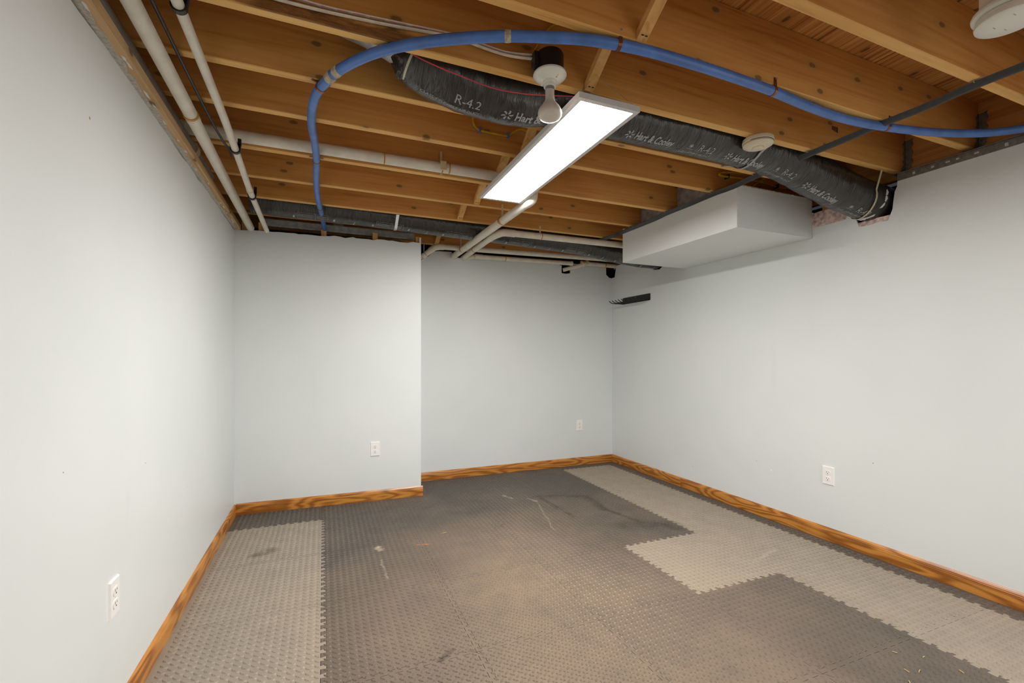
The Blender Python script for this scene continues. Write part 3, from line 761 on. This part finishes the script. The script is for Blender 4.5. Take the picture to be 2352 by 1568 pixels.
d1p = [(.255, 1.725, 2.335), (.33, 1.715, 2.285), (.42, 1.712, 2.247), (.53, 1.71, 2.225), (.66, 1.71, 2.219), (.78, 1.71, 2.227), (.90, 1.711, 2.250), (1.20, 1.711, 2.254), (1.60, 1.711, 2.254), (1.96, 1.711, 2.250), (2.22, 1.71, 2.232), (2.49, 1.705, 2.170), (2.75, 1.69, 2.105), (2.95, 1.670, 2.065), (3.06, 1.66, 2.050)]
def neck(l, a):
    return -.045*max(0, 1-l/.10)**1.5+(.006*math.sin(a*13) if l < .07 else 0)
D1 = Duct('flex_duct', 'black insulated flexible air duct running from collar to hole in right wall', d1p, .106, 3.1, .006, neck)
t = D1.t
MB().tube([sub(t, p) for p in ((.06, 1.735, 2.385), (.16, 1.732, 2.360), (.30, 1.722, 2.300))], .066, 28).build('metal_collar', M['steel'], t, smooth=True)
ln = len(D1.path)
MB().tube([D1.frame(.085)[0]-D1.frame(.085)[1]*.004, D1.frame(.085)[0]+D1.frame(.085)[1]*.004], .105, 40).build('cable_tie', M['tan_coupling'], t, smooth=True)
pw, em = pinwheel(), emblem()
k = 0; l0 = .44-.59
while l0 < D1.len[-1]:
    th = math.radians(12)
    if .05 < l0 < D1.len[-1]-.06: D1.surf('logo', *pw, l0, th+.13)
    if .05 < l0+.03 and l0+.27 < D1.len[-1]-.02: D1.text('Hart & Cooley', .056, l0+.032, th-.05, .63, .030)
    if l0+.33 < D1.len[-1]-.05: D1.surf('emblem', *em, l0+.345, th+.22) if l0 > 0 else None
    if .05 < l0+.40 and l0+.50 < D1.len[-1]-.05: D1.text('R-4.2', .050, l0+.395, th+.06, .86)
    if .05 < l0+.30 and l0+.55 < D1.len[-1]-.05: D1.text('CLASS 1 FLEXIBLE AIR DUCT,', .0200, l0+.29, th-.22, .80)
    l0 += .59; k += 1
# hanging straps round the duct
for x, ylo, yhi, nm in ((2.0, 1.50, 1.88, 'a'), (2.84, 1.53, 1.87, 'b')):
    i = min(range(ln), key=lambda i: abs((D1.path[i]+t.location).x-x)); P, T = D1.path[i], (D1.path[i+1]-D1.path[i-1]).normalized()
    arc = []
    if nm == 'a': a0, a1 = 48, -48
    else: a0, a1 = 95, -60
    for kk in range(15):
        th = math.radians(a0+(a1-a0)*kk/14); arc.append(D1.at(D1.len[i]+(.0 if nm == 'a' else .09*kk/14), th, .004))
    st0 = sub(t, (x, 1.566, ZJ-.002)) if nm == 'a' else sub(t, (x+.01, 1.555, ZJ-.003))
    en0 = sub(t, (x, 1.862, ZJ-.002)) if nm == 'a' else None
    pth = [st0]+arc+([en0] if en0 else [])
    MB().tube(pth, .0013, 8, flat=6, up=(1, 0, 0)).build('hanging_strap', M['tan_coupling'] if nm == 'b' else M['print'], t, smooth=True)
# white paint dabs where the duct enters the wall
for th, dl in ((100, 0), (80, .0), (20, 0), (5, -.005), (-8, .0), (-20, .005), (62, .0)):
    vs = [Vector((R.uniform(-.012, .012), R.uniform(-.018, .018))) for _ in range(3)]
    pl = [Vector((-.010, -.02)), Vector((.004, -.016)), Vector((.010, .004)), Vector((.002, .02)), Vector((-.008, .012))]
    D1.surf('paint_dab', [p*R.uniform(.7, 1.2) for p in pl], [tuple(range(5))], D1.len[-1]-.135+dl, math.radians(th), mat='wall')

d2p = [(-.46, 3.577, 2.250), (.20, 3.577, 2.245), (.80, 3.577, 2.228), (1.30, 3.577, 2.215), (1.80, 3.573, 2.198), (2.15, 3.555, 2.178), (2.42, 3.535, 2.140), (2.70, 3.512, 2.108), (2.95, 3.50, 2.098), (3.04, 3.50, 2.095)]
D2 = Duct('flex_duct', 'black flexible air duct with printed label boxes above the far wall', d2p, .1, 9.4, .0025)
def frame_box(wd, ht, b=.0012):
    vs = []; fs = []
    for x0, x1, y0, y1 in ((0, wd, 0, b), (0, wd, ht-b, ht), (0, b, 0, ht), (wd-b, wd, 0, ht), (wd*.58, wd*.58+b, 0, ht)):
        o = len(vs); vs += [Vector(p) for p in ((x0, y0), (x1, y0), (x1, y1), (x0, y1))]; fs.append((o, o+1, o+2, o+3))
    for k in range(6):
        for x0, x1 in ((.02*wd+.004, .54*wd), (.62*wd, .95*wd)):
            if (k*7+int(x0*100)) % 5 == 4: continue
            yy = ht*(.12+k*.13); o = len(vs); xe = x1-(k*37 % 5)*.004
            vs += [Vector(p) for p in ((x0, yy), (xe, yy), (xe, yy+.0022), (x0, yy+.0022))]; fs.append((o, o+1, o+2, o+3))
    return vs, fs
fb = frame_box(.20, .075)
def quad(x0, x1, y0, y1): return [Vector(p) for p in ((x0, y0), (x1, y0), (x1, y1), (x0, y1))], [(0, 1, 2, 3)]
l = .26
while l < D2.len[-1]-.3:
    D2.surf('label_box', *fb, l+.03, math.radians(-2)); D2.surf('mark', *quad(0, .012, 0, .028), l, math.radians(8), shear=.1)
    D2.surf('mark', *quad(0, .012, 0, .028), l+.265, math.radians(8), shear=.1)
    D2.surf('mark', *quad(0, .006, 0, .036), l+.40, math.radians(2), shear=.35); D2.surf('mark', *quad(-.018, .018, 0, .005), l+.40, math.radians(0))
    D2.surf('mark', *quad(0, .008, 0, .003), l+.41, math.radians(24)); l += .535
i = min(range(len(D2.path)), key=lambda i: abs((D2.path[i]+D2.t.location).x-.50))
pth = [sub(D2.t, (.50, 3.392, ZJ-.002))]+[D2.at(D2.len[i], math.radians(a), .003) for a in range(25, -51, -8)]+[sub(D2.t, (.46, 3.775, ZJ-.003))]
MB().tube(pth, .0013, 8, flat=8, up=(1, 0, 0)).build('hanging_strap', M['bright_foil'], D2.t, smooth=True)

# sheet-metal boots between joists above the soffit
for y0, y1, lb in ((2.195, 2.565, 'grey sheet metal boot between joists beside the flat black cable, nearer one'), (2.61, 2.97, 'grey sheet metal boot between joists beside the flat black cable, farther one')):
    t = thing('sheet_metal_boot', lb, 'duct', (2.33, y0, ZJ-.01))
    mb = MB(); z0, z1 = 0, .235; L = y1-y0
    mb.box((0, .002, z0), (.62, .004, z1)); mb.box((0, L-.004, z0), (.62, L-.002, z1)); mb.box((0, .004, z0), (.002, L-.004, z1)); mb.box((.618, .004, z0), (.62, L-.004, z1)); mb.build('duct_wall', M['steel'], t)
    MB().box((-.006, .002, .0), (-.0005, L-.002, .006)).build('hem', M['bright_foil'], t)
    MB().box((-.006, .03, .006), (-.0005, .034, .225)).build('seam', M['bright_foil'], t)
# grey steel channel seen over the alcove wall
t = thing('steel_channel', 'grey steel channel lying behind the top of the alcove wall', 'channel', (-.45, 3.955, 2.163))
MB().box((0, 0, .0), (1.17, .002, .055)).build('web', M['pale_steel'], t)
mb = MB().box((0, -.022, .053), (1.17, 0, .055)); mb.box((0, -.022, 0), (1.17, 0, .002)); mb.box((0, -.022, .002), (1.17, -.020, .014)); mb.build('flange', M['pale_steel'], t)
for x in (.52, 1.06): MB().cbox((x, -.024, .055), (x+.08, -.004, .080), .004).build('bracket', M['dull_steel'], t)

# ------------------------------------------------------------------ flat black cable along the soffit side
sp = []
for y in (-.6, -.2, .3): sp.append((2.272, y, 2.183))
for ya, yb in zip(JY[9:], JY[10:]):
    if yb > 3.3: break
    sp.append((2.258, ya+.019, 2.185)); sp.append((2.256+R.uniform(-.006, .006), (ya+yb)/2+.019, 2.185-R.uniform(.002, .005)))
sp += [(2.250, 3.374, 2.185), (2.22, 3.55, 2.21)]
t = thing('flat_cable', 'wide flat black cable stapled along the joist undersides past the soffit', 'cable', sp[0])
MB().tube(catmull([sub(t, p) for p in sp], 8), .0165, 14, flat=.2, up=(.6, 0, .8)).build('sheath', M['grey_cable'], t, smooth=True)
for y in JY[9:]:
    if y < 3.0: MB().box(sub(t, (2.258-.018, y+.017, 2.190)), sub(t, (2.258+.004, y+.020, 2.1999))).build('staple', M['steel'], t)

# ------------------------------------------------------------------ small cables
t = cable('cable', 'upper white cable with red print running to the black lamp box', [(-.40, 1.522, 2.275), (-.065, 1.522, 2.247), (.137, 1.522, 2.253), (.408, 1.522, 2.269), (.502, 1.52, 2.262), (.60, 1.515, 2.253), (.69, 1.50, 2.256), (.725, 1.49, 2.258)], .0065, 'white_cable', flat=.6)
rp = catmull([sub(t, p) for p in [(-.40, 1.522, 2.275), (-.065, 1.522, 2.247), (.137, 1.522, 2.253), (.408, 1.522, 2.269)]], 16)
for k in range(16, 46, 4): MB().tube([p+Vector((0, -.0040, -.0035)) for p in rp[k:k+4]], .0012, 5).build('red_print', M['red_print'], t)
cable('cable', 'lower plain white cable running to the black lamp box', [(-.40, 1.522, 2.245), (-.123, 1.522, 2.230), (.137, 1.522, 2.239), (.348, 1.522, 2.257), (.42, 1.522, 2.262), (.502, 1.52, 2.252), (.60, 1.515, 2.243), (.69, 1.50, 2.243), (.722, 1.49, 2.246)], .0065, 'white_cable', flat=.6)
cable('cable', 'yellow cable dropping down the joist face behind the blue pipe', [(.84, 1.528, 2.432), (.786, 1.53, 2.403), (.738, 1.53, 2.330), (.709, 1.533, 2.282)], .005, 'yellow', flat=.6)
t = cable('cable', 'yellow cable stapled in a wavy line on the joist left of the LED panel', [(.676, 2.146, 2.36), (.679, 2.146, 2.332), (.684, 2.146, 2.306), (.712, 2.146, 2.285), (.79, 2.146, 2.283), (.856, 2.146, 2.284), (.885, 2.146, 2.303), (.928, 2.14, 2.328), (.969, 2.135, 2.316), (1.0, 2.12, 2.275), (1.02, 2.08, 2.22)], .0055, 'yellow', flat=.7)
for x, z in ((.712, 2.285), (.862, 2.287)): MB().box(sub(t, (x-.004, 2.138, z-.012)), sub(t, (x+.004, 2.155, z+.012))).build('blue_staple', M['blue'], t)
t = cable('cable', 'yellow cable bundle bunched above the soffit behind the flat black cable', [(2.50, 2.146, 2.215), (2.60, 2.135, 2.29), (2.66, 2.135, 2.335), (2.50, 2.13, 2.335), (2.30, 2.13, 2.312), (2.28, 2.13, 2.290), (2.42, 2.13, 2.295), (2.56, 2.13, 2.300), (2.73, 2.14, 2.297), (2.86, 2.146, 2.296), (2.98, 2.146, 2.315)], .0085, 'yellow', flat=.7)
for x in (2.34, 2.78): MB().box(sub(t, (x-.003, 2.12, 2.283)), sub(t, (x+.003, 2.155, 2.306))).build('staple', M['black_plastic'], t)
cable('wire', 'thin red wire sagging in front of the black duct', [(.262, 1.582, 2.225), (.282, 1.585, 2.209), (.366, 1.585, 2.188), (.462, 1.585, 2.173), (.579, 1.585, 2.158), (.703, 1.585, 2.164), (.814, 1.585, 2.182), (.932, 1.585, 2.203)], .0022, 'red', 'wire', seg=6)

# ------------------------------------------------------------------ bare-bulb lamp holder
t = thing('lamp_holder', 'unlit bulb in a white porcelain lamp holder below a black junction box', 'light', (.76, 1.483, 2.183))
mb = MB().lathe([(.050, .012), (.050, .074), (.046, .082)], 32)
mb.box((-.066, -.012, .022), (-.046, .018, .074))
mb.build('junction_box', M['black_plastic'], t, smooth=True)
pb_ = MB().lathe([(.050, .012), (.059, .010), (.061, .005), (.060, .001), (.048, -.008), (.033, -.014), (.0255, -.018), (.0245, -.026), (.0225, -.028), (.0225, -.036), (.0215, -.038), (.0165, -.038), (.016, -.03)], 40).build('porcelain_base', M['porcelain'], t, smooth=True)
for sx in (-1, 1):
    MB().cbox((sx*.032-.012, -.004, -.0135), (sx*.032+.012, .004, -.0075), .002).build('screw_slot', M['device_old'], pb_, rot=(0, 0, 1.9))
    MB().lathe([(.0035, -.0165), (.0035, -.010)], 12).build('screw', M['steel'], pb_, loc=(-sx*.0103, sx*.0303, .0015))
MB().lathe([(.014, -.032), (.0155, -.040), (.0165, -.052), (.0165, -.078), (.020, -.090), (.028, -.101), (.036, -.111), (.0415, -.121), (.0440, -.131), (.0428, -.140), (.0375, -.148), (.028, -.154), (.015, -.158), (.004, -.159)], 40).build('light_bulb', M['bulb'], t, smooth=True)
MB().lathe([(.0172, -.040), (.0174, -.046), (.0168, -.049)], 32).build('screw_cap', M['steel'], t, smooth=True)

# ------------------------------------------------------------------ smoke detectors
t = thing('smoke_detector', 'small domed cream smoke detector under the joist beside the black duct', 'smoke detector', (1.905, 1.560, ZJ-.001), 'smoke detectors')
MB().lathe([(.060, 0), (.066, -.002), (.068, -.010), (.068, -.018), (.066, -.0195), (.0655, -.024), (.063, -.025)], 48).build('base', M['device_old'], t, smooth=True)
MB().lathe([(.060, -.0245), (.0655, -.026), (.066, -.029), (.058, -.035), (.044, -.040), (.028, -.043), (.026, -.0425), (.0255, -.0415), (.010, -.041)], 48).build('cover', M['device_old'], t, smooth=True)
MB().lathe([(.0235, -.041), (.0240, -.0445), (.021, -.0465), (.006, -.047)], 32).build('test_button', M['device_old'], t, smooth=True)
for k in range(16):
    a = math.radians(195+k*9); MB().cbox((-.005, -.001, -.0012), (.005, .001, .0012), .0003).build('vent_slot', M['slot'], t, loc=(.0657*math.cos(a), .0657*math.sin(a), -.022), rot=(0, 0, a+PI/2))
t = thing('smoke_detector', 'large flat white smoke detector cut off by the upper right corner', 'smoke detector', (1.878, .690, 2.196), 'smoke detectors')
MB().cbox((-.05, -.05, .006), (.05, .05, .238), .004).build('mounting_box', M['device_old'], t)
MB().lathe([(.060, .008), (.080, .006), (.083, -.001), (.082, -.007), (.076, -.011), (.070, -.012)], 56).build('flange', M['device'], t, smooth=True)
MB().lathe([(.066, -.011), (.072, -.014), (.0745, -.022), (.0765, -.028), (.0755, -.035), (.071, -.038), (.02, -.039)], 56).build('body', M['device'], t, smooth=True)
for x, y in ((-.030, -.022), (.010, -.030), (.030, .02), (-.01, .03)): MB().cbox((x-.006, y-.0012, -.0396), (x+.006, y+.0012, -.0386), .0003).build('slot', M['print'], t)

# ------------------------------------------------------------------ outlets
def outlet(label, loc, rz):
    t = thing('wall_outlet', label, 'outlet', loc, 'duplex wall outlets'); t.rotation_euler = (0, 0, rz)
    bm = bmesh.new(); m = bmesh.ops.create_cube(bm, size=1)
    for v in m['verts']:
        k = 1 if v.co.y > 0 else .90
        v.co = Vector((v.co.x*.072*k, -.003+v.co.y*.006, v.co.z*.115*(1 if v.co.y > 0 else .94)))
    MB().bm(bm).build('plate', M['outlet'], t)
    for z in (.0195, -.0195):
        pl = []
        for k in range(24):
            a = 2*PI*k/24; pl.append((.0172*math.cos(a), max(-.0125, min(.0125, .0172*math.sin(a)))))
        s = MB().prism(pl, lambda x, zz: (x, -.006, z+zz), lambda x, zz: (x, -.0082, z+zz)).build('socket', M['outlet'], t, tri=True)
        MB().box((-.0075, -.0086, z-.001), (-.0055, -.0078, z+.0075)).build('slot', M['slot'], s); MB().box((.0055, -.0086, z+.0005), (.0073, -.0078, z+.0065)).build('slot', M['slot'], s)
        MB().lathe([(.0026, -.0004), (.0026, .0004)], 12).build('ground_hole', M['slot'], s, loc=(0, -.0083, z-.0065), rot=(PI/2, 0, 0))
    MB().lathe([(.003, 0), (.0025, .0012)], 12).build('screw', M['white_frame'], t, loc=(0, -.0058, 0), rot=(PI/2, 0, 0))
    return t
outlet('white outlet low on the left wall', (XL, 1.771, .427), PI/2)
outlet('white outlet on the alcove wall above its baseboard', (.383, 3.8185, .424), -.032)
outlet('smallest white outlet, on the recessed back wall near the corner', (2.524, YB, .431), 0)
outlet('white outlet on the right wall above the long baseboard', (XR, 1.902, .418), -PI/2)

# ------------------------------------------------------------------ black tool rack
t = thing('tool_rack', 'black metal rack with upturned prongs on the right wall near the corner', 'rack', (XR-.0005, 3.82, 1.715))
def rr(x0, x1, z0, z1, r_, n=5):
    out = []
    for cx, cz, a0 in ((x1-r_, z1-r_, 0), (x0+r_, z1-r_, 90), (x0+r_, z0+r_, 180), (x1-r_, z0+r_, 270)):
        out += [(cx+r_*math.cos(math.radians(a0+90*k/n)), cz+r_*math.sin(math.radians(a0+90*k/n))) for k in range(n+1)]
    return out
bp = MB().prism(rr(-.222, .222, 0, .068, .008), lambda y, z: (0, y, z), lambda y, z: (-.0025, y, z)).build('back_plate', M['black_metal'], t, tri=True)
for z in (.052, .025): MB().lathe([(.004, 0), (.004, .002)], 10).build('screw', M['steel'], bp, loc=(-.0025, 0, z), rot=(0, -PI/2, 0))
for k in range(9):
    y = -.205+k*.0513
    pth = fillet([Vector((-.002, y, .004)), Vector((-.150, y, .004)), Vector((-.182, y, .026))], .02)
    MB().tube(pth, .0045, 8).build('prong', M['black_metal'], t, smooth=True)

# ------------------------------------------------------------------ insulation behind the duct opening
def batt(label, x0, x1, y0, y1, z0, z1, seed):
    bm = bmesh.new(); bmesh.ops.create_grid(bm, x_segments=2, y_segments=2, size=.5); bm.free()
    bm = bmesh.new(); bmesh.ops.create_cube(bm, size=1); bmesh.ops.subdivide_edges(bm, edges=list(bm.edges), cuts=9, use_grid_fill=True)
    for v in bm.verts:
        n = noise.noise(v.co*5+Vector((seed, 0, 0)))*.5+noise.noise(v.co*13+Vector((seed, 4, 0)))*.3
        c = v.co*(1+.12*n-.25*max(0, v.co.length-.6))
        v.co = Vector(((x0+x1)/2+c.x*(x1-x0), (y0+y1)/2+c.y*(y1-y0), (z0+z1)/2+c.z*(z1-z0)))
    t = thing('insulation_batt', label, 'insulation', ((x0+x1)/2, (y0+y1)/2, z0), 'pink insulation in the wall cavity')
    for v in bm.verts: v.co -= t.location
    MB().bm(bm).build('batt', M['pink'], t, smooth=True)
batt('pink insulation tuft below the mouth of the black duct', XR+.004, XR+.075, 1.53, 1.74, 1.88, 1.965, 1.)
batt('pink insulation tuft between the soffit and the black duct', XR-.006, XR+.07, 1.79, 2.04, 2.0, 2.095, 5.)
for y in (1.93, 1.515): MB().box((XR+.014, y-.019, 0), (XR+.052, y+.019, 2.135)).build('stud', M['stud'], wr)

# ------------------------------------------------------------------ straw bits on the mats
k = 0
for x, y, a, l in ((2.02, .98, .3, .022), (1.98, 1.0, 1.4, .018), (2.06, 1.08, 2.1, .015), (2.13, 1.02, .1, .014), (1.92, .96, .8, .016), (.73, 2.93, .1, .03), (1.93, .90, 2.0, .012), (2.16, .92, 1.2, .018)):
    o = MB().tube([(-l/2, 0, 0), (0, .001, .0006), (l/2, 0, 0)], .0011, 6).build('straw_bit', M['straw'], loc=(x, y, TH+.0040), rot=(0, 0, a))
    tag(o, 'tiny pale straw bit lying on the dark foam mats', 'straw', 'straw bits on the mats')
